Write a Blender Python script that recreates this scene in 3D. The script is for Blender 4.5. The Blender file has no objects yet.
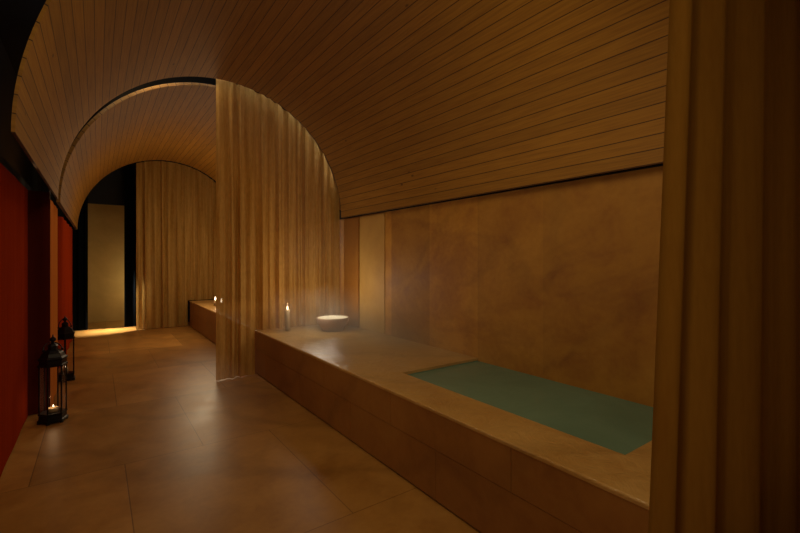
import bpy, bmesh, math, random
from math import sin, cos, pi, radians, sqrt, atan2
from mathutils import Vector
random.seed(7)
H = 1.35                        # eye height; the room is laid out in multiples of it
SC = bpy.context.scene
COL = SC.collection

# ------------------------------------------------------------------ camera
cd = bpy.data.cameras.new('camera'); cam = bpy.data.objects.new('camera', cd); COL.objects.link(cam)
cam.location = (0, 0, H)
cam.rotation_euler = (radians(90), 0, -radians(35.8))
cd.lens = 420/800*36; cd.sensor_width = 36; cd.shift_y = -6.5/800
cd.clip_start = 0.02; cd.clip_end = 100
SC.camera = cam
SC.view_settings.view_transform = 'Standard'; SC.view_settings.look = 'None'
SC.view_settings.gamma = 1; SC.view_settings.exposure = 0.0
SC.view_settings.use_curve_mapping = False

# ------------------------------------------------------------------ world
w = bpy.data.worlds.new('world'); SC.world = w; w.use_nodes = True
w.node_tree.nodes['Background'].inputs[0].default_value = (1, .6, .3, 1)
w.node_tree.nodes['Background'].inputs[1].default_value = 0.0

# ------------------------------------------------------------------ lamps, mostly added fill
AMB = (1.0, .78, .44)
def point(name, loc, watts, color=AMB, r=.05, spec=1.0):
    l = bpy.data.lights.new(name, 'POINT'); l.energy = watts; l.color = color; l.shadow_soft_size = r
    l.specular_factor = spec
    o = bpy.data.objects.new(name, l); COL.objects.link(o); o.location = [c*H for c in loc]; return o
def area(name, loc, target, watts, sx, sy, color=AMB, spec=1.0):
    l = bpy.data.lights.new(name, 'AREA'); l.energy = watts; l.color = color
    l.shape = 'RECTANGLE'; l.size = sx*H; l.size_y = sy*H; l.specular_factor = spec
    o = bpy.data.objects.new(name, l); COL.objects.link(o)
    o.location = [c*H for c in loc]
    d = Vector([c*H for c in target]) - o.location
    o.rotation_euler = d.to_track_quat('-Z', 'Y').to_euler(); return o
area('fill_overhead', (.75, .85, 2.25), (.65, 2.3, 0), 22, 1.0, 1.0)  # unseen fill, added overhead to brighten floor and wall
area('fill_arch_slot', (.50, 3.655, 2.475), (.42, 3.35, 0), 4, .7, .03, color=(1, .74, .42))  # added in the slot to brighten the floor, no fitting known
o = area('fill_left', (-.29, 2.4, 1.47), (1.9, 1.9, 1.12), 7.5, .05, 1.8); o.data.spread = radians(95)  # unseen fill, added to light the vault and stone wall
area('fill_left', (-.29, 5.2, 1.47), (1.9, 5.2, 1.5), 21, .05, 2.8, color=(1, .72, .40))  # the same added fill for the second vault, warmer
area('fill_beside_viewer', (-.22, .02, 1.25), (1.2, .36, .85), 4.4, .12, .3)  # added side fill that brings out the near curtain folds
point('fill_behind_viewer', (.9, -.5, 1.1), 1.3, r=.2)  # unseen fill, added to lift the near curtain
point('fill_second_vault', (1.15, 5.75, 1.1), 42, r=.45, color=(1, .76, .46))  # unseen fill, added to brighten second vault and far curtain
point('fill_bowl_corner', (1.50, 3.26, .74), 7.0, color=(1, .84, .62), r=.14)  # added in the air over the bench to brighten the bowl
point('fill_bowl_inside', (1.68, 3.34, .56), .55, color=(1, .86, .66), r=.02)  # added light that brightens the inside of the bowl
o = area('lamp_passage', (.95, 7.34, 1.3), (.14, 7.24, 0), 9, .10, .10, color=(1, .92, .75)); o.data.spread = radians(34)
point('lamp_back_room', (.75, 8.0, .6), 12, color=(1, .80, .45), r=.2)

# ------------------------------------------------------------------ materials
class NT:
    def __init__(s, name):
        s.m = bpy.data.materials.new(name); s.m.use_nodes = True
        s.t = s.m.node_tree; s.n = s.t.nodes; s.n.clear()
        s.out = s.n.new('ShaderNodeOutputMaterial')
    def new(s, ty, **kw):
        nd = s.n.new('ShaderNode'+ty)
        for k, v in kw.items():
            if k.startswith('i_'): nd.inputs[k[2:].replace('_', ' ')].default_value = v
            else: setattr(nd, k, v)
        return nd
    def l(s, a, b): s.t.links.new(a, b)
    def bsdf(s, **kw):
        b = s.n.new('ShaderNodeBsdfPrincipled')
        for k, v in kw.items(): b.inputs[k.replace('_', ' ')].default_value = v
        s.l(b.outputs[0], s.out.inputs[0]); return b
    def coord(s, kind='Object', scale=(1, 1, 1), loc=(0, 0, 0), rot=(0, 0, 0)):
        tc = s.n.new('ShaderNodeTexCoord'); mp = s.n.new('ShaderNodeMapping')
        mp.inputs['Scale'].default_value = scale; mp.inputs['Location'].default_value = loc
        mp.inputs['Rotation'].default_value = rot
        s.l(tc.outputs[kind], mp.inputs[0]); return mp.outputs[0]
    def noise(s, vec, scale, detail=4, rough=.55, dist=0.0):
        nn = s.n.new('ShaderNodeTexNoise'); nn.inputs['Scale'].default_value = scale
        nn.inputs['Detail'].default_value = detail; nn.inputs['Roughness'].default_value = rough
        nn.inputs['Distortion'].default_value = dist
        s.l(vec, nn.inputs['Vector']); return nn.outputs['Fac']
    def ramp(s, fac, stops):
        r = s.n.new('ShaderNodeValToRGB'); e = r.color_ramp.elements
        while len(e) < len(stops): e.new(.5)
        for i, (p, c) in enumerate(stops):
            e[i].position = p; e[i].color = (*c, 1) if len(c) == 3 else c
        s.l(fac, r.inputs[0]); return r.outputs[0]
    def mix(s, fac, a, b, mode='MIX'):
        x = s.n.new('ShaderNodeMix'); x.data_type = 'RGBA'; x.blend_type = mode
        for sock, v in ((x.inputs[0], fac), (x.inputs[6], a), (x.inputs[7], b)):
            if hasattr(v, 'links'): s.l(v, sock)
            else: sock.default_value = v if isinstance(v, (int, float)) else (*v, 1)[:4]
        return x.outputs[2]
    def math(s, op, a, b=0.0):
        x = s.n.new('ShaderNodeMath'); x.operation = op
        for sock, v in ((x.inputs[0], a), (x.inputs[1], b)):
            if hasattr(v, 'links'): s.l(v, sock)
            else: sock.default_value = v
        return x.outputs[0]
    def bump(s, h, b, strength=.3, dist=.01):
        x = s.n.new('ShaderNodeBump'); x.inputs['Strength'].default_value = strength
        x.inputs['Distance'].default_value = dist
        s.l(h, x.inputs['Height']); s.l(x.outputs[0], b.inputs['Normal'])

def plain(name, col, rough=.5, metal=0.0, var=.0, **kw):
    t = NT(name); b = t.bsdf(Roughness=rough, Metallic=metal, **kw)
    v = t.coord(); f = t.noise(v, 9, 3)
    lo = tuple(c*(1-var) for c in col); hi = tuple(min(1, c*(1+var)) for c in col)
    t.l(t.ramp(f, [(.3, lo), (.7, hi)]), b.inputs['Base Color'])
    return t.m

def stone(name, base, dark, light, brick=None, riven=False, red=0, joint=(.45, .4, .35), ramp_tone=((.78, .76, .74), (1.12, 1.1, 1.06)), rough=(.25, .5), rot=(0, 0, 0), veins=1.0, bumpst=.12, loc=(0, 0, 0)):
    """warm marble in slabs; brick = (slab width, slab height, row offset)"""
    t = NT(name); b = t.bsdf()
    v = t.coord()
    big = t.noise(v, 1.1, 5, .6, 1.1); med = t.noise(v, 3.3, 6, .62, .7); fine = t.noise(v, 26, 4)
    col = t.ramp(big, [(.28, dark), (.5, base), (.74, light)])
    col = t.mix(.5, col, t.ramp(med, [(.3, dark), (.52, base), (.75, light)]))
    wv = t.new('TexWave', wave_type='BANDS', bands_direction='DIAGONAL')
    wv.inputs['Scale'].default_value = .55; wv.inputs['Distortion'].default_value = 9
    wv.inputs['Detail'].default_value = 4; wv.inputs['Detail Scale'].default_value = 1.1
    t.l(v, wv.inputs['Vector'])
    vein = t.ramp(wv.outputs['Fac'], [(.0, (1, 1, 1)), (.07, (.25, .25, .25)), (.2, (0, 0, 0))])
    vm = t.math('MULTIPLY', vein, .45*veins)
    col = t.mix(vm, col, tuple(c*.45 for c in dark))
    if red:
        st = t.noise(t.coord(scale=(1, 1.6, 1), rot=(0, 0, .5)), 1.0, 7, .62, 1.4)
        col = t.mix(t.math('MULTIPLY', t.ramp(st, [(.50, (0, 0, 0)), (.60, (.8, .8, .8)), (.70, (.2, .2, .2))]), red), col, (.20, .055, .014))
    col = t.mix(.12, col, t.ramp(fine, [(.3, dark), (.7, light)]))
    h = fine
    if brick:
        bw, bh, off = brick
        bv = t.coord(rot=rot, loc=loc)
        br = t.new('TexBrick', offset=off, offset_frequency=2, squash=1.0)
        br.inputs['Scale'].default_value = 1; br.inputs['Brick Width'].default_value = bw
        br.inputs['Row Height'].default_value = bh; br.inputs['Mortar Size'].default_value = .0035
        br.inputs['Mortar Smooth'].default_value = .3; br.inputs['Bias'].default_value = 0
        br.inputs['Color1'].default_value = (*ramp_tone[0], 1); br.inputs['Color2'].default_value = (*ramp_tone[1], 1)
        br.inputs['Mortar'].default_value = (*joint, 1)
        t.l(bv, br.inputs['Vector'])
        col = t.mix(1.0, col, br.outputs['Color'], 'MULTIPLY')
        h = t.math('SUBTRACT', t.math('MULTIPLY', fine, .25), br.outputs['Fac'])
    t.l(col, b.inputs['Base Color'])
    rg = t.new('MapRange'); rg.inputs['To Min'].default_value = rough[0]; rg.inputs['To Max'].default_value = rough[1]
    t.l(med, rg.inputs['Value']); t.l(rg.outputs[0], b.inputs['Roughness'])
    if riven:
        rv = t.noise(t.coord(scale=(1, .8, 1)), 7, 5, .62, 1.2)
        h = t.math('ADD', h, t.math('MULTIPLY', rv, 4.5))
    t.bump(h, b, bumpst, .004)
    return t.m

def planks():
    t = NT('vault_planks'); b = t.bsdf(Roughness=.62)
    uv = t.coord('UV', rot=(0, 0, pi/2))        # u = arc length, v = depth -> rows stacked along the arc
    br = t.new('TexBrick', offset=.37, offset_frequency=2)
    br.inputs['Scale'].default_value = 1; br.inputs['Brick Width'].default_value = 60
    br.inputs['Row Height'].default_value = .0813; br.inputs['Mortar Size'].default_value = .0031
    br.inputs['Mortar Smooth'].default_value = .25
    br.inputs['Color1'].default_value = (.84, .84, .84, 1); br.inputs['Color2'].default_value = (1.08, 1.08, 1.08, 1)
    br.inputs['Mortar'].default_value = (.17, .12, .09, 1)
    t.l(uv, br.inputs['Vector'])
    gr = t.noise(t.coord('UV', scale=(24, 1.1, 1)), 2.4, 6, .6, .4)
    g2 = t.noise(t.coord('UV', scale=(90, 2.0, 1)), 2.0, 3, .5)
    col = t.ramp(gr, [(.28, (.225, .094, .008)), (.5, (.32, .144, .012)), (.75, (.41, .200, .022))])
    col = t.mix(.3, col, t.ramp(g2, [(.3, (.21, .088, .008)), (.7, (.40, .195, .02))]))
    vo = t.new('TexVoronoi', feature='F1'); vo.inputs['Scale'].default_value = 1
    t.l(t.coord('UV', scale=(5.0, 2.2, 1)), vo.inputs['Vector'])
    kn = t.ramp(vo.outputs['Distance'], [(.0, (1, 1, 1)), (.03, (.9, .9, .9)), (.06, (0, 0, 0))])
    col = t.mix(t.math('MULTIPLY', kn, .8), col, (.06, .02, .006))
    col = t.mix(1.0, col, br.outputs['Color'], 'MULTIPLY')
    t.l(col, b.inputs['Base Color'])
    t.bump(t.math('SUBTRACT', t.math('MULTIPLY', g2, .1), br.outputs['Fac']), b, .35, .004)
    return t.m

def cloth(name, c1, c2, transp=.12, transl=.4, weave=1.0):
    t = NT(name)
    v = t.coord(scale=(1, 1, .05)); f = t.noise(v, 14, 4, .6)
    v2 = t.coord(scale=(1, 1, .25)); g = t.noise(v2, 60, 3)
    col = t.mix(.25, t.ramp(f, [(.3, c1), (.7, c2)]), t.ramp(g, [(.3, c1), (.7, c2)]))
    d = t.new('BsdfDiffuse'); tl = t.new('BsdfTranslucent'); tr = t.new('BsdfTransparent')
    t.l(col, d.inputs[0]); t.l(col, tl.inputs[0])
    m1 = t.new('MixShader'); m1.inputs[0].default_value = transl
    t.l(d.outputs[0], m1.inputs[1]); t.l(tl.outputs[0], m1.inputs[2])
    m2 = t.new('MixShader'); m2.inputs[0].default_value = transp
    t.l(m1.outputs[0], m2.inputs[1]); t.l(tr.outputs[0], m2.inputs[2])
    t.l(m2.outputs[0], t.out.inputs[0])
    return t.m

def glow(name, col, strength):
    t = NT(name); e = t.new('Emission'); e.inputs[0].default_value = (*col, 1); e.inputs[1].default_value = strength
    t.l(e.outputs[0], t.out.inputs[0]); return t.m

def clear_glass(name, tint=(1, 1, 1), mixf=.1):
    t = NT(name); tr = t.new('BsdfTransparent'); tr.inputs[0].default_value = (*tint, 1)
    gl = t.new('BsdfGlossy'); gl.inputs['Roughness'].default_value = .06
    ms = t.new('MixShader'); lw = t.new('LayerWeight'); lw.inputs['Blend'].default_value = .25
    f = t.math('MULTIPLY', lw.outputs['Facing'], mixf)
    t.l(f, ms.inputs[0]); t.l(tr.outputs[0], ms.inputs[1]); t.l(gl.outputs[0], ms.inputs[2])
    t.l(ms.outputs[0], t.out.inputs[0]); return t.m

M = {}
M['planks'] = planks()
M['floor'] = stone('floor_stone', (.46, .225, .050), (.25, .10, .020), (.60, .33, .09),
                   brick=(.71*H, 1.005*H, .5), rough=(.28, .5), loc=(-.465*H, -1.453*H, 0), veins=.6, joint=(.45, .4, .34), ramp_tone=((.76, .73, .68), (1.1, 1.08, 1.05)))
M['wall_stone'] = stone('wall_stone', (.50, .240, .026), (.29, .095, .013), (.64, .34, .06),
                   brick=(.478*H, 3.2*H, 0), loc=(.055*H, 0, 0), rough=(.5, .7), veins=.45, red=.4, joint=(.72, .7, .68), ramp_tone=((.72, .68, .62), (1.14, 1.12, 1.1)))
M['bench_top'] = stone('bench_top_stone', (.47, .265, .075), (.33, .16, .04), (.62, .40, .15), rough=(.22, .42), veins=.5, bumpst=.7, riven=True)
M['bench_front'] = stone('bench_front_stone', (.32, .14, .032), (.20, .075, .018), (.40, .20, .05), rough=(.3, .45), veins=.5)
M['black'] = plain('matte_black_paint', (.004, .004, .005), .95, var=.2)
M['black_cloth'] = cloth('black_cloth', (.002, .003, .004), (.005, .006, .008), 0, .05)
M['sheer'] = cloth('amber_sheer_cloth', (.36, .175, .03), (.74, .46, .14), .13, .45)
M['heavy'] = cloth('amber_curtain_cloth', (.33, .145, .020), (.46, .22, .036), .0, .15)
M['red'] = cloth('red_cloth', (.27, .026, .005), (.36, .042, .007), 0, .05)
M['shaded_red'] = cloth('shaded_red_cloth', (.07, .010, .006), (.10, .014, .008), 0, .05)  # red cloth with the shade on it put into the colour
M['lit_red'] = cloth('lit_red_cloth', (.60, .19, .035), (.70, .24, .05), 0, .05)  # red cloth with the light on it put into the colour
M['iron'] = plain('black_iron', (.012, .010, .010), .45, .7, .3)
M['glass'] = clear_glass('lantern_glass', (.95, .95, .97), .35)
M['hurricane'] = clear_glass('hurricane_glass', (.985, .985, .985), .3)
M['wax'] = plain('candle_wax', (.5, .36, .2), .5, var=.05, Emission_Color=(1, .7, .4, 1), Emission_Strength=.0)
M['wick'] = plain('candle_wick', (.02, .015, .01), .9)
M['flame'] = glow('candle_flame', (1, .78, .52), 7)
M['bowl_out'] = stone('bowl_stone', (.45, .27, .17), (.3, .17, .1), (.55, .36, .24), rough=(.35, .6), veins=.4)
M['bowl_in'] = plain('bowl_glaze', (.86, .80, .62), .35, var=.05)
M['rail'] = plain('rail_metal', (.10, .09, .08), .5, .6, .2)
M['strip'] = glow('fill_strip_cool', (.80, .85, 1.0), 13.0)
M['strip_warm'] = glow('fill_strip_warm', (1, .78, .5), 7.0)
M['beige'] = stone('beige_plaster', (.68, .45, .15), (.58, .37, .12), (.76, .53, .20), rough=(.7, .9), veins=.1)

def water():
    t = NT('pool_water'); b = t.bsdf(Roughness=.07, IOR=1.33, Transmission_Weight=.25)
    v = t.coord()
    n = t.noise(v, 1.7, 4, .6, .8)
    t.l(t.ramp(n, [(.3, (.14, .26, .185)), (.72, (.19, .34, .245))]), b.inputs['Base Color'])
    r = t.noise(t.coord(scale=(1, 1.5, 1)), 9, 3, .5, .3)
    t.bump(r, b, .12, .02); return t.m
M['water'] = water()
M['lining'] = plain('pool_lining', (.06, .2, .15), .4, var=.2)

# ------------------------------------------------------------------ mesh helpers
def obj(name, bm, mats, parent=None, smooth=False, loc=None):
    me = bpy.data.meshes.new(name); bm.to_mesh(me); bm.free()
    if not isinstance(mats, (list, tuple)): mats = [mats]
    for m in mats: me.materials.append(m)
    if smooth:
        for p in me.polygons: p.use_smooth = True
    o = bpy.data.objects.new(name, me); COL.objects.link(o)
    if parent: o.parent = parent
    if loc: o.location = loc
    return o
def box(bm, x0, x1, y0, y1, z0, z1, bevel=0, mat=0):
    r = bmesh.ops.create_cube(bm, size=1)
    for v in r['verts']:
        v.co = Vector(((x0+x1)/2+v.co.x*(x1-x0), (y0+y1)/2+v.co.y*(y1-y0), (z0+z1)/2+v.co.z*(z1-z0)))
    fs = set(f for v in r['verts'] for f in v.link_faces)
    for f in fs: f.material_index = mat
    if bevel:
        es = list(set(e for v in r['verts'] for e in v.link_edges))
        bmesh.ops.bevel(bm, geom=es, offset=bevel, segments=3, affect='EDGES', profile=.5)
def lathe(bm, prof, n=48, c=(0, 0, 0), rot0=0.0, mat=0):
    """prof: list of (r, z); closed at the axis where r == 0"""
    rings = []
    for r, z in prof:
        if r < 1e-6: rings.append([bm.verts.new((c[0], c[1], c[2]+z))])
        else: rings.append([bm.verts.new((c[0]+r*cos(rot0+2*pi*i/n), c[1]+r*sin(rot0+2*pi*i/n), c[2]+z)) for i in range(n)])
    for a, b in zip(rings, rings[1:]):
        for i in range(n):
            j = (i+1) % n
            if len(a) == 1 and len(b) == 1: continue
            if len(a) == 1: f = bm.faces.new((a[0], b[j], b[i]))
            elif len(b) == 1: f = bm.faces.new((a[i], a[j], b[0]))
            else: f = bm.faces.new((a[i], a[j], b[j], b[i]))
            f.material_index = mat
def tube(bm, pts, r, n=8, closed=False):
    pts = [Vector(p) for p in pts]; rings = []
    N = len(pts)
    for i, p in enumerate(pts):
        if closed: d = pts[(i+1) % N]-pts[i-1]
        else: d = pts[min(i+1, N-1)]-pts[max(i-1, 0)]
        q = d.to_track_quat('Z', 'Y')
        rr = r[i] if isinstance(r, (list, tuple)) else r
        rings.append([bm.verts.new(p+q @ Vector((rr*cos(2*pi*k/n), rr*sin(2*pi*k/n), 0))) for k in range(n)])
    for i in range(N if closed else N-1):
        a, b = rings[i], rings[(i+1) % N]
        for k in range(n): bm.faces.new((a[k], a[(k+1) % n], b[(k+1) % n], b[k]))
    if not closed:
        bm.faces.new(rings[0][::-1]); bm.faces.new(rings[-1])
def tag(o, label, cat, group=None):
    o['label'] = label; o['category'] = cat
    if group: o['group'] = group
    return o
def struct(o): o['kind'] = 'structure'; return o
def empty(name, loc, rz=0):
    o = bpy.data.objects.new(name, None); COL.objects.link(o); o.location = loc; o.rotation_euler = (0, 0, rz)
    o.empty_display_size = .1
    return o
def copy_tree(o, parent=None):
    c = o.copy(); COL.objects.link(c)
    if parent: c.parent = parent
    for ch in [x for x in ALLOBJ() if x.parent == o]: copy_tree(ch, c)
    return c
def ALLOBJ(): return list(bpy.data.objects)

# ------------------------------------------------------------------ layout (in eye heights)
XL, XW = -.62, 1.945           # black side wall, stone wall
RV, XC, ZS = 1.055, .845, 1.403 # vault radius, centre, springing height
BT = .383                      # bench top
BX = 1.132                     # bench front
Y1, Y2, Y3 = 3.60, 3.80, 7.0 # end of first vault, start / end of second
YP = 7.5                       # black partition
PX0, PX1, PY0, PY1 = 1.355, XW, .661, 1.857   # pool

# ------------------------------------------------------------------ setting
bm = bmesh.new(); box(bm, XL*H, (XW+.1)*H, -1.6*H, 9.0*H, -.1, 0)
struct(obj('floor', bm, M['floor']))
bm = bmesh.new(); box(bm, XL*H-.1, (XW+.1)*H, -1.6*H, 9.0*H, 2.75*H, 2.75*H+.1)
struct(obj('ceiling', bm, M['black']))
bm = bmesh.new(); box(bm, XL*H-.1, XL*H, -1.6*H, 9.0*H, 0, 2.75*H)
struct(obj('wall_left', bm, M['black']))
# the stone wall lies in a turned mesh so that the slab joints run along its length
bm = bmesh.new(); box(bm, -1.6*H, 9.0*H, 0, 2.75*H, 0, .1*H)
o = struct(obj('wall_right', bm, M['wall_stone']))
o.rotation_euler = (pi/2, 0, pi/2); o.location = (XW*H, 0, 0)
bm = bmesh.new(); box(bm, XL*H-.1, (XW+.1)*H, -1.6*H-.1, -1.6*H, 0, 2.75*H)
struct(obj('wall_front', bm, M['black']))
bm = bmesh.new(); box(bm, XL*H, XW*H, 8.35*H, 8.45*H, 0, 2.75*H)
struct(obj('wall_back', bm, M['beige']))
# black partition with the doorway
DX0, DX1, DZ = -.106, .327, 1.815
bm = bmesh.new()
box(bm, XL*H, DX0*H-.02, YP*H, YP*H+.06, 0, 2.75*H)
box(bm, DX1*H+.02, XW*H, YP*H, YP*H+.06, 0, 2.75*H)
box(bm, DX0*H-.02, DX1*H+.02, YP*H, YP*H+.06, DZ*H, 2.75*H)
struct(obj('wall_partition', bm, M['black']))
# black strip painted as the shade between vault edge and stone wall
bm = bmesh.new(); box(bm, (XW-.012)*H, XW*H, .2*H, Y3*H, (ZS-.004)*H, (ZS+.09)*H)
struct(obj('gap_shade', bm, M['black']))
# darker stone pilaster; thin slab made pale for the lit strip of wall
bm = bmesh.new(); box(bm, (XW-.016)*H, XW*H, 3.32*H, 3.60*H, BT*H+.001, (ZS-.012)*H)
struct(obj('trim_3', bm, stone('pilaster_stone', (.30, .12, .014), (.22, .08, .01), (.36, .16, .02), rough=(.5, .7), veins=.2)))
bm = bmesh.new(); box(bm, (XW-.006)*H, XW*H, 2.91*H, 3.318*H, BT*H+.001, (ZS-.012)*H)
struct(obj('lit_wall_strip', bm, stone('lit_slab_stone', (.48, .275, .065), (.40, .21, .045), (.56, .34, .09), rough=(.5, .7), veins=.2)))
# black soffit that closes the left side above the red curtains
bm = bmesh.new(); box(bm, XL*H, -.37*H, -1.6*H, Y3*H, 1.455*H, 1.5*H)
struct(obj('trim_2', bm, M['black']))

def near_edge(x):
    if x >= XC: return .40
    t = max(0, (x-(XC-RV))/RV)
    return 1.79-(1.79-.40)*t**1.4
def vault(name, y0f, y1, th=.010):
    bm = bmesh.new(); uvl = bm.loops.layers.uv.new('UVMap')
    na, ny = 110, 24; G = []
    for shell in (0, 1):
        R = RV+shell*th; g = []
        for i in range(na+1):
            a = pi-pi*i/na; x = XC+R*cos(a); z = ZS+R*sin(a)
            xi = XC+RV*cos(a); y0 = y0f(xi) if callable(y0f) else y0f
            g.append([bm.verts.new((x*H, (y0+(y1-y0)*j/ny)*H, z*H)) for j in range(ny+1)])
        G.append(g)
    uv = {}
    for s in (0, 1):
        for i in range(na+1):
            for j in range(ny+1):
                v = G[s][i][j]; uv[v] = (pi*RV*H*i/na, v.co.y)
    def F(*vs):
        f = bm.faces.new(vs)
        for lp in f.loops: lp[uvl].uv = uv[lp.vert]
        f.smooth = True
    for i in range(na):
        for j in range(ny):
            F(G[0][i][j], G[0][i+1][j], G[0][i+1][j+1], G[0][i][j+1])
            F(G[1][i][j+1], G[1][i+1][j+1], G[1][i+1][j], G[1][i][j])
        for j in (0, ny): F(G[0][i][j], G[0][i+1][j], G[1][i+1][j], G[1][i][j])
    for i in (0, na):
        for j in range(ny): F(G[0][i][j], G[0][i][j+1], G[1][i][j+1], G[1][i][j])
    bmesh.ops.recalc_face_normals(bm, faces=bm.faces)
    for e in bm.edges:
        if len(e.link_faces) == 2 and e.calc_face_angle(0) > .8: e.smooth = False
    return struct(obj(name, bm, M['planks']))
vault('ceiling', near_edge, Y1)
vault('ceiling', Y2, Y3, .022)

# ------------------------------------------------------------------ stone bench with the sunken pool
bench = empty('stone_bench', (BX*H, 0, 0))
tag(bench, 'long amber marble bench along the right stone wall with the pool sunk in it', 'bench')
YB0, YB1 = .46, Y3-.02
def local(o): o.location = (-BX*H, 0, 0); return o
def bench_top():
    bm = bmesh.new(); th = .020
    xs = [BX-.002, PX0, XW]; ys = [YB0, PY0, PY1, YB1]
    # top slab as a ring of boxes around the pool; the front edge is rounded
    z0, z1 = (BT*H-th), BT*H
    prof = []
    r = .010
    for k in range(6):
        a = pi/2*k/5; prof.append(((xs[0]*H+r-r*sin(a)), z1-r+r*cos(a)))
    prof = [(xs[1]*H, z1)]+prof+[(xs[0]*H, z0), (xs[1]*H, z0)]
    n = 60; rings = []
    for j in range(n+1):
        y = (ys[0]+(ys[3]-ys[0])*j/n)*H
        rings.append([bm.verts.new((p[0], y, p[1])) for p in prof])
    for a, b in zip(rings, rings[1:]):
        for k in range(len(prof)):
            q = (k+1) % len(prof); bm.faces.new((a[k], a[q], b[q], b[k]))
    bm.faces.new(rings[0]); bm.faces.new(rings[-1][::-1])
    box(bm, xs[1]*H, xs[2]*H-.002, ys[0]*H, ys[1]*H, z0, z1)
    box(bm, xs[1]*H, xs[2]*H-.002, ys[2]*H, ys[3]*H, z0, z1)
    bmesh.ops.recalc_face_normals(bm, faces=bm.faces)
    return bm
local(obj('bench_top', bench_top(), M['bench_top'], bench))
def front_slabs():
    # two courses of slabs, split with fine open joints
    bm = bmesh.new(); g = .0014
    ys = [YB0]; y = PY1+.62-.955*4
    js = [YB0]+[v for v in [.93+.72*k for k in range(0, 9)] if YB0+.1 < v < YB1-.1]+[YB1]
    for a, b in zip(js, js[1:]):
        box(bm, BX*H, BX*H+.03, a*H+g, b*H-g, .215*H+g, BT*H-.020-g/2, bevel=.0012)
    js2 = [YB0]+[v for v in [.60+.72*k for k in range(0, 10)] if YB0+.1 < v < YB1-.1]+[YB1]
    for a, b in zip(js2, js2[1:]):
        box(bm, BX*H+.002, BX*H+.03, a*H+g, b*H-g, .012, .215*H-g, bevel=.0012)
    return bm
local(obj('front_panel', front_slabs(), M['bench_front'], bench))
bm = bmesh.new()   # body behind the panels and the walls of the basin
z1 = BT*H-.020
box(bm, (BX+.024)*H, PX0*H-.02, YB0*H, YB1*H, 0, z1)
box(bm, PX0*H-.02, XW*H-.002, YB0*H, PY0*H-.02, 0, z1)
box(bm, PX0*H-.02, XW*H-.002, PY1*H+.02, YB1*H, 0, z1)
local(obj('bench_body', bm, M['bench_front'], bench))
bm = bmesh.new()
box(bm, PX0*H-.02, PX0*H, PY0*H-.02, PY1*H+.02, .05, z1)
box(bm, PX0*H, XW*H-.002, PY0*H-.02, PY0*H, .05, z1)
box(bm, PX0*H, XW*H-.002, PY1*H, PY1*H+.02, .05, z1)
box(bm, PX0*H-.02, XW*H-.002, PY0*H-.02, PY1*H+.02, .02, .05)
local(obj('pool_basin', bm, M['lining'], bench))
bm = bmesh.new()
WZ = BT*H-.024
box(bm, PX0*H+.001, XW*H-.001, PY0*H+.001, PY1*H-.001, .052, WZ)
tag(obj('pool_water', bm, M['water']), 'still green water filling the rectangular sunken pool', 'water')

# ------------------------------------------------------------------ curtains
def arch_z(x, R=RV): return ZS+sqrt(max(.0004, R*R-(x-XC)**2))
def curtain(xa, xb, y, zt, zb, amp, wl, seed, flare=0.0, n=None, nz=40, hem=.0):
    """pleated hanging cloth; all in eye heights; zt, zb functions of x"""
    rnd = random.Random(seed); bm = bmesh.new()
    n = n or int((xb-xa)/wl*14)
    ph = [rnd.uniform(0, 6.28) for _ in range(5)]
    cols = []
    for i in range(n+1):
        u = i/n; x = xa+(xb-xa)*u; top, bot = zt(x), zb(x)
        c = []
        for k in range(nz+1):
            s = k/nz; z = bot+(top-bot)*s
            wob = .35*sin(2.1*s+ph[0]+x*3)
            p = 2*pi*x/wl+.9*sin(x*2*pi/wl/3.3+ph[1])+wob
            a = amp*(1-.55*s**3)*(.65+.35*sin(x*2*pi/wl/2.3+ph[2]))
            yy = y+a*(sin(p)+.28*sin(2*p+ph[3])+.15*sin(3.3*p+ph[4]+s*2))
            xx = x+.3*a*cos(p*1.0+ph[3])*(0 if i in (0, n) else 1)
            xx -= flare*(1-s)*(1-u)
            c.append(bm.verts.new((xx*H, yy*H, z*H)))
        cols.append(c)
    for a, b in zip(cols, cols[1:]):
        for k in range(nz): bm.faces.new((a[k], b[k], b[k+1], a[k+1]))
    return bm
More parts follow.
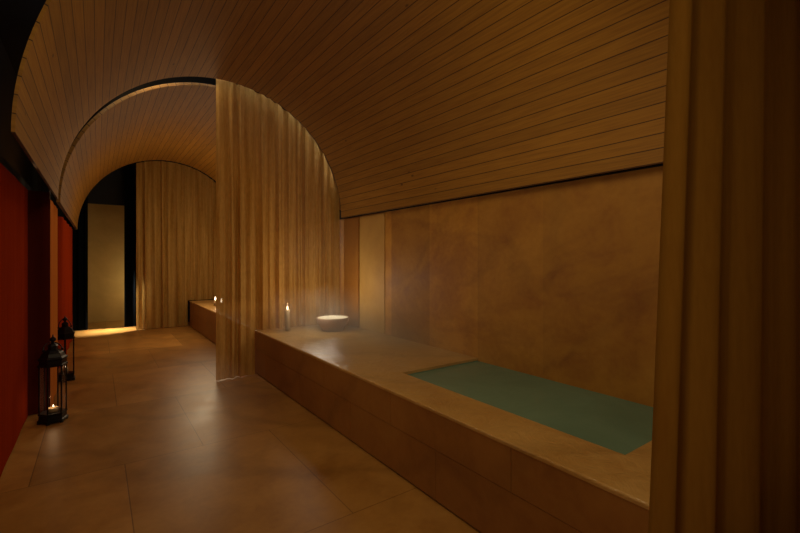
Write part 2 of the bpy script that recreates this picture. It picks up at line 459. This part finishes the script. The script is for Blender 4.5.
# middle curtain: below and beyond the bench edge it drops to the floor in front of the bench line
def fold_y(P, x):
    for (x0, y0), (x1, y1) in zip(P, P[1:]):
        if x <= x1:
            t = max(0, (x-x0)/(x1-x0)); return y0+(y1-y0)*t*t*(3-2*t)
    return P[-1][1]
NEAR_FOLDS = [(.972, .008), (1.012, -.022), (1.055, .030), (1.12, .022), (1.175, -.022), (1.26, .034), (1.34, .022),
              (1.43, -.024), (1.53, .03), (1.62, .02), (1.74, -.02), (1.94, .01)]
def drop_curtain(label, xa, xb, y, seed, amp, wl, mat, flare=0.0, zt=None, group=None, to_floor=False, folds=None):
    root = empty('curtain', (xa*H, y*H, 0)); tag(root, label, 'curtain', group)
    zt = zt or (lambda x: arch_z(x, RV+.045))
    bm = bmesh.new(); rnd = random.Random(seed); ph = [rnd.uniform(0, 6.28) for _ in range(5)]
    n = int((xb-xa)/wl*16) if not folds else 230; nz = 44
    # rows share levels so that the cloth above the bench stays one sheet
    low = [BT*k/14+.006*(1-k/14) for k in range(14)]
    cols = []
    for i in range(n+1):
        u = i/n; x = xa+(xb-xa)*u; top = zt(x); c = []
        base = BT+.004
        zs = [z for z in low]+[base+(top-base)*k/nz for k in range(nz+1)]
        for z in zs:
            s = z/top
            p = 2*pi*x/wl+.9*sin(x*2*pi/wl/3.3+ph[1])+.3*sin(2.1*s+ph[0]+x*3)
            a = amp*(1-.5*max(0, s)**3)*(.65+.35*sin(x*2*pi/wl/2.3+ph[2]))*min(1, .25+u*12)
            yy = y+a*(sin(p)+.28*sin(2*p+ph[3])+.15*sin(3.3*p+ph[4]+s*2))
            xx = x+(.3*a*cos(p+ph[3]) if 0 < i < n and not folds else 0)-flare*(1-s)*(1-u)
            if folds: yy = y+fold_y(folds, x)*(1-.35*s)+.0015*sin(p*2.3+s*2)
            if z < BT and x > BX-.05 and not to_floor: xx = min(xx, BX-.008)
            c.append(bm.verts.new((xx*H, yy*H, z*H)))
        cols.append(c)
    for i in range(n):
        x = xa+(xb-xa)*(i+1)/n
        for k in range(len(low)+nz):
            if k < len(low) and x > BX-.012 and not to_floor: continue
            bm.faces.new((cols[i][k], cols[i+1][k], cols[i+1][k+1], cols[i][k+1]))
    bmesh.ops.delete(bm, geom=[v for v in bm.verts if not v.link_faces], context='VERTS')
    obj('cloth_panel', bm, mat, root, True, (-xa*H, -y*H, 0))
    return root
drop_curtain('tall sheer amber curtain hung from the first arch, touching the floor and the bench',
             .796, 1.925, 3.70, 3, .032, .085, M['sheer'])
drop_curtain('farthest sheer amber curtain hung under the second arch, beside the black doorway drapes',
             .452, 1.925, 7.04, 11, .022, .10, M['sheer'], zt=lambda x: arch_z(x, RV-.006))
drop_curtain('nearest heavy amber curtain at the right edge of the view in front of the pool',
             .972, 1.935, .345, 5, .050, .215, M['heavy'], flare=.215, zt=lambda x: 2.42, to_floor=True, folds=NEAR_FOLDS)

def rail(y, R, label, mat=M['rail'], r=.010, a0=0, a1=pi):
    bm = bmesh.new(); pts = [((XC+R*cos(a0+(a1-a0)*k/90))*H, y*H, (ZS+R*sin(a0+(a1-a0)*k/90))*H) for k in range(91)]
    tube(bm, pts, r, 8)
    return tag(obj('curtain_rail', bm, mat, None, True), label, 'curtain rail')
rail(3.70, RV+.056, 'dark curved rail in the slot between the first and second vault')
rail(7.04, RV+.018, 'dark curved rail above the farthest amber curtain', r=.010)
def strip(y, R, a0, a1, label, mat):
    bm = bmesh.new()
    pts = [((XC+R*cos(a0+(a1-a0)*k/60))*H, y*H, (ZS+R*sin(a0+(a1-a0)*k/60))*H) for k in range(61)]
    tube(bm, pts, .010, 6)
    return tag(obj('fill_strip', bm, mat, None, True), label, 'added light strip')
strip(7.035, RV+.075, radians(8), radians(112), 'added warm light strip, unseen, above the farthest amber curtain', M['strip_warm'])  # glow added to make the curtain top paler
strip(3.65, RV+.10, radians(12), radians(140), 'added cool light strip, unseen, in the slot above the first arch', M['strip'])  # unseen glow, added so the curtain top turns grey

# black drapes left and right of the doorway
def drape(label, xa, xb, y, seed, mat, zt, zb=.01, amp=.02, wl=.09, name='curtain'):
    root = empty(name, (xa*H, y*H, 0)); tag(root, label, 'curtain')
    obj('cloth_panel', curtain(xa, xb, y, lambda x: zt, lambda x: zb, amp, wl, seed), mat, root, True, (-xa*H, -y*H, 0))
    return root
drape('black drape on the left side of the far doorway', -.34, DX0, YP-.05, 21, M['black_cloth'], 2.5, name='doorway_drape')
drape('black drape on the right side of the far doorway', DX1, .95, YP-.05, 22, M['black_cloth'], 2.5, name='doorway_drape')

# ------------------------------------------------------------------ red curtains on the left
def along(label, pts, zt, zb, amp, wl, seed, mat=M['red']):
    """cloth that follows a plan polyline"""
    rnd = random.Random(seed); ph = [rnd.uniform(0, 6.28) for _ in range(4)]
    P = [Vector(p) for p in pts]; root = empty('red_curtain', (P[0].x*H, P[0].y*H, 0)); tag(root, label, 'curtain')
    bm = bmesh.new(); cols = []; S = 0
    for a, b in zip(P, P[1:]):
        L = (b-a).length; n = max(4, int(L/wl*14)); d = (b-a)/L; nr = Vector((-d.y, d.x))
        for i in range(n+(1 if b is P[-1] else 0)):
            s = S+L*i/n; q = a+d*(L*i/n); env = min(1, sin(pi*min(1, max(0, i/n)))*4) if len(P) > 2 else 1
            c = []
            for k in range(21):
                z = zb+(zt-zb)*k/20
                off = amp*env*(sin(2*pi*s/wl+ph[0]+.3*sin(z*2))+.4*sin(2*pi*s/wl*.37+ph[1]))*(1-.4*k/20)
                w_ = q+nr*off; c.append(bm.verts.new((w_.x*H, w_.y*H, z*H)))
            cols.append(c)
        S += L
    for a, b in zip(cols, cols[1:]):
        for k in range(20): bm.faces.new((a[k], b[k], b[k+1], a[k+1]))
    obj('cloth_panel', bm, mat, root, True, (-P[0].x*H, -P[0].y*H, 0))
    return root
along('long red curtain nearest the viewer along the left side', [(-.358, -.6), (-.358, 3.54)], 1.445, .008, .0015, .55, 1)
along('red curtain in a shaded colour facing the viewer right behind the front lantern', [(-.36, 3.56), (-.25, 3.575)], 1.445, .008, .004, .11, 2, M['shaded_red'])
along('red curtain in a lit colour just past the front lantern', [(-.25, 3.60), (-.25, 4.22), (-.30, 4.30)], 1.40, .008, .004, .3, 3, M['lit_red'])
along('farthest red curtain along the left side, ending near the black doorway drape', [(-.325, 4.3), (-.325, 4.9), (-.262, 5.0), (-.262, 6.95)], 1.40, .008, .010, .5, 4)

# ------------------------------------------------------------------ lanterns
def candle(r, h, label, loc, group=None, lamp=.0, fs=1.0):
    c = empty('candle', loc); tag(c, label, 'candle', group)
    bm = bmesh.new(); lathe(bm, [(0, 0), (r, 0), (r, h-.004), (r*.9, h), (r*.75, h-.003), (r*.3, h-.008), (0, h-.009)], 24)
    obj('wax', bm, M['wax'], c, True)
    bm = bmesh.new(); tube(bm, [(0, 0, h-.009), (.001, 0, h), (.003, 0, h+.008)], .0012, 6); obj('wick', bm, M['wick'], c)
    bm = bmesh.new(); lathe(bm, [(0, 0), (.004*fs, .004*fs), (.006*fs, .012*fs), (.004*fs, .024*fs), (0, .036*fs)], 12, (0.003, 0, h+.003))
    obj('flame', bm, M['flame'], c, True)
    if lamp:
        l = bpy.data.lights.new('candle_light', 'POINT'); l.energy = lamp; l.color = (1, .62, .3); l.shadow_soft_size = .012
        lo = bpy.data.objects.new('candle_light', l); COL.objects.link(lo); lo.parent = c; lo.location = (0, 0, h+.05)
    return c
def lantern(label, loc, rz=0, s=1.0, handle_tilt=.6, lamp=.12):
    """six-sided glass lantern: stepped base, glazed cage, tiered roof, finial and folded carrying handle"""
    L = empty('lantern', loc, rz); tag(L, label, 'lantern')
    R = .092*s
    bm = bmesh.new()
    lathe(bm, [(0, .012), (R*1.12, .012), (R*1.12, .028), (R*1.02, .034), (R*1.0, .066), (R*1.06, .072), (R*1.06, .082), (0, .082)], 6)
    obj('base', bm, M['iron'], L)
    for k in range(6):
        a = pi/3*k; bm = bmesh.new()
        lathe(bm, [(0, 0), (.012, 0), (.014, .006), (.009, .013), (0, .013)], 12, (R*.98*cos(a), R*.98*sin(a), 0))
        obj('foot', bm, M['iron'], L)
    hg = .385*s
    for k in range(6):
        a = pi/3*k; bm = bmesh.new()
        x, y = R*.96*cos(a), R*.96*sin(a)
        tube(bm, [(x, y, .08), (x, y, .085+hg)], .0055, 6); obj('post', bm, M['iron'], L)
        b = a+pi/3; x2, y2 = R*.96*cos(b), R*.96*sin(b)
        bm = bmesh.new()
        v = [bm.verts.new(p) for p in ((x, y, .083), (x2, y2, .083), (x2, y2, .083+hg), (x, y, .083+hg))]
        bm.faces.new(v); obj('glass_pane', bm, M['glass'], L)
    z = .083+hg
    bm = bmesh.new()
    lathe(bm, [(R*.9, z), (R*1.08, z), (R*1.10, z+.012), (R*1.0, z+.018), (R*.99, z+.05), (R*1.07, z+.056), (R*1.07, z+.066),
               (R*.92, z+.078), (R*.80, z+.105), (R*.60, z+.125), (R*.36, z+.136), (R*.34, z+.160), (R*.40, z+.164),
               (R*.30, z+.178), (R*.12, z+.190), (0, z+.192)], 6)
    obj('roof', bm, M['iron'], L)
    bm = bmesh.new()
    lathe(bm, [(0, z+.188), (.012, z+.19), (.009, z+.198), (.021, z+.208), (.024, z+.220), (.016, z+.232), (.006, z+.240), (.004, z+.256), (0, z+.262)], 16)
    obj('finial', bm, M['iron'], L, True)
    bm = bmesh.new(); pts = []
    for k in range(25):
        a = pi*k/24; pts.append((.062*cos(a), sin(handle_tilt)*.088*sin(a), z+.130+cos(handle_tilt)*.088*sin(a)))
    tube(bm, pts, .0045, 8)
    for sgn in (-1, 1):
        lathe(bm, [(0, -.008), (.009, -.008), (.009, .008), (0, .008)], 10, (.062*sgn, 0, z+.130))
    obj('handle', bm, M['iron'], L, True)
    return L
lantern('black iron lantern nearer the viewer with a lit candle behind glass', (-.222*H, 3.37*H, 0), radians(12), 1.0, .9)
candle(.036, .035, 'lit candle inside the front black lantern', (-.222*H, 3.37*H, .0825), lamp=.2, fs=.6)
lantern('black iron lantern farther back beside the red curtain in a lit colour', (-.216*H, 4.46*H, 0), radians(30), 1.0, .2)
candle(.030, .06, 'short candle inside the rear black lantern', (-.216*H, 4.46*H, .0825), lamp=.0, fs=.4)

# ------------------------------------------------------------------ hurricane candles and bowl
def hurricane(label, clabel, loc, h=.24, r=.045, lamp=.3, ch=.62, fs=1.2):
    G = empty('hurricane_glass', loc); tag(G, label, 'candle holder')
    bm = bmesh.new()
    lathe(bm, [(0, .0), (r*.95, .0), (r, .004), (r*.92, h*.5), (r, h), (r-.004, h), (r*.92-.004, h*.5), (r-.005, .012), (0, .012)], 32)
    obj('glass_body', bm, M['hurricane'], G, True)
    bm = bmesh.new(); lathe(bm, [(r-.001, h-.003), (r+.001, h-.001), (r-.001, h+.002), (r-.004, h+.001), (r-.001, h-.003)], 32)
    obj('rim', bm, M['hurricane'], G, True)
    candle(r*.62, h*ch, clabel, (loc[0], loc[1], loc[2]+.0125), lamp=lamp, fs=fs)
    return G
bz = BT*H+.0005
hurricane('tall glass candle holder on the bench against the middle amber curtain',
          'lit candle in the glass holder against the middle curtain', (1.335*H, 3.52*H, bz), .32, .045, .5, .74)
hurricane('small glass candle holder on the far bench, left of a near pair',
          'lit candle in the left glass holder of the far bench pair', (1.285*H, 6.02*H, bz), .17, .04, .5, .5, 2.0)
hurricane('glass candle holder on the far bench seen at the curtain edge',
          'lit candle in the right glass holder of the far bench pair', (1.225*H, 5.42*H, bz), .20, .04, .5, .6, 2.0)

B = empty('stone_bowl', (1.68*H, 3.34*H, bz)); tag(B, 'round stone basin bowl with pale inside standing on the bench', 'bowl')
bm = bmesh.new()
lathe(bm, [(0, 0), (.122, 0), (.128, .006), (.130, .022), (.150, .050), (.176, .085), (.186, .112), (.188, .148), (.184, .155), (.176, .152)], 64)
obj('bowl_body', bm, M['bowl_out'], B, True)
bm = bmesh.new(); lathe(bm, [(.176, .152), (.170, .135), (.150, .122), (.08, .116), (0, .115)], 64)
obj('bowl_inside', bm, M['bowl_in'], B, True)

# ------------------------------------------------------------------ steam over the wet bench
def steam():
    t = NT('steam'); v = t.coord()
    n = t.noise(v, 2.2, 3, .55, .6)
    sp = t.new('SeparateXYZ'); t.l(v, sp.inputs[0])
    mr = t.new('MapRange'); mr.inputs['From Min'].default_value = BT*H; mr.inputs['From Max'].default_value = (BT+.42)*H
    mr.inputs['To Min'].default_value = 1; mr.inputs['To Max'].default_value = 0
    t.l(sp.outputs['Z'], mr.inputs['Value'])
    my = t.new('MapRange', interpolation_type='SMOOTHSTEP'); my.inputs['From Min'].default_value = 1.3*H; my.inputs['From Max'].default_value = 2.8*H
    t.l(sp.outputs['Y'], my.inputs['Value'])
    d = t.math('MULTIPLY', t.math('POWER', mr.outputs[0], 1.5), my.outputs[0])
    nr = t.new('MapRange'); nr.inputs['From Min'].default_value = .35; nr.inputs['From Max'].default_value = .7
    t.l(n, nr.inputs['Value'])
    d = t.math('MULTIPLY', d, t.math('ADD', t.math('MULTIPLY', nr.outputs[0], .8), .25))
    d = t.math('MULTIPLY', d, .95)
    vs = t.new('VolumeScatter'); vs.inputs['Color'].default_value = (1, .9, .78, 1)
    t.l(d, vs.inputs['Density']); t.l(vs.outputs[0], t.out.inputs['Volume']); return t.m
bm = bmesh.new(); box(bm, (BX+.01)*H, (XW-.01)*H, 1.3*H, 3.62*H, BT*H+.002, (BT+.42)*H)
o = obj('steam', bm, steam()); o['kind'] = 'stuff'; tag(o, 'thin pale steam drifting over the wet bench around the bowl', 'steam')
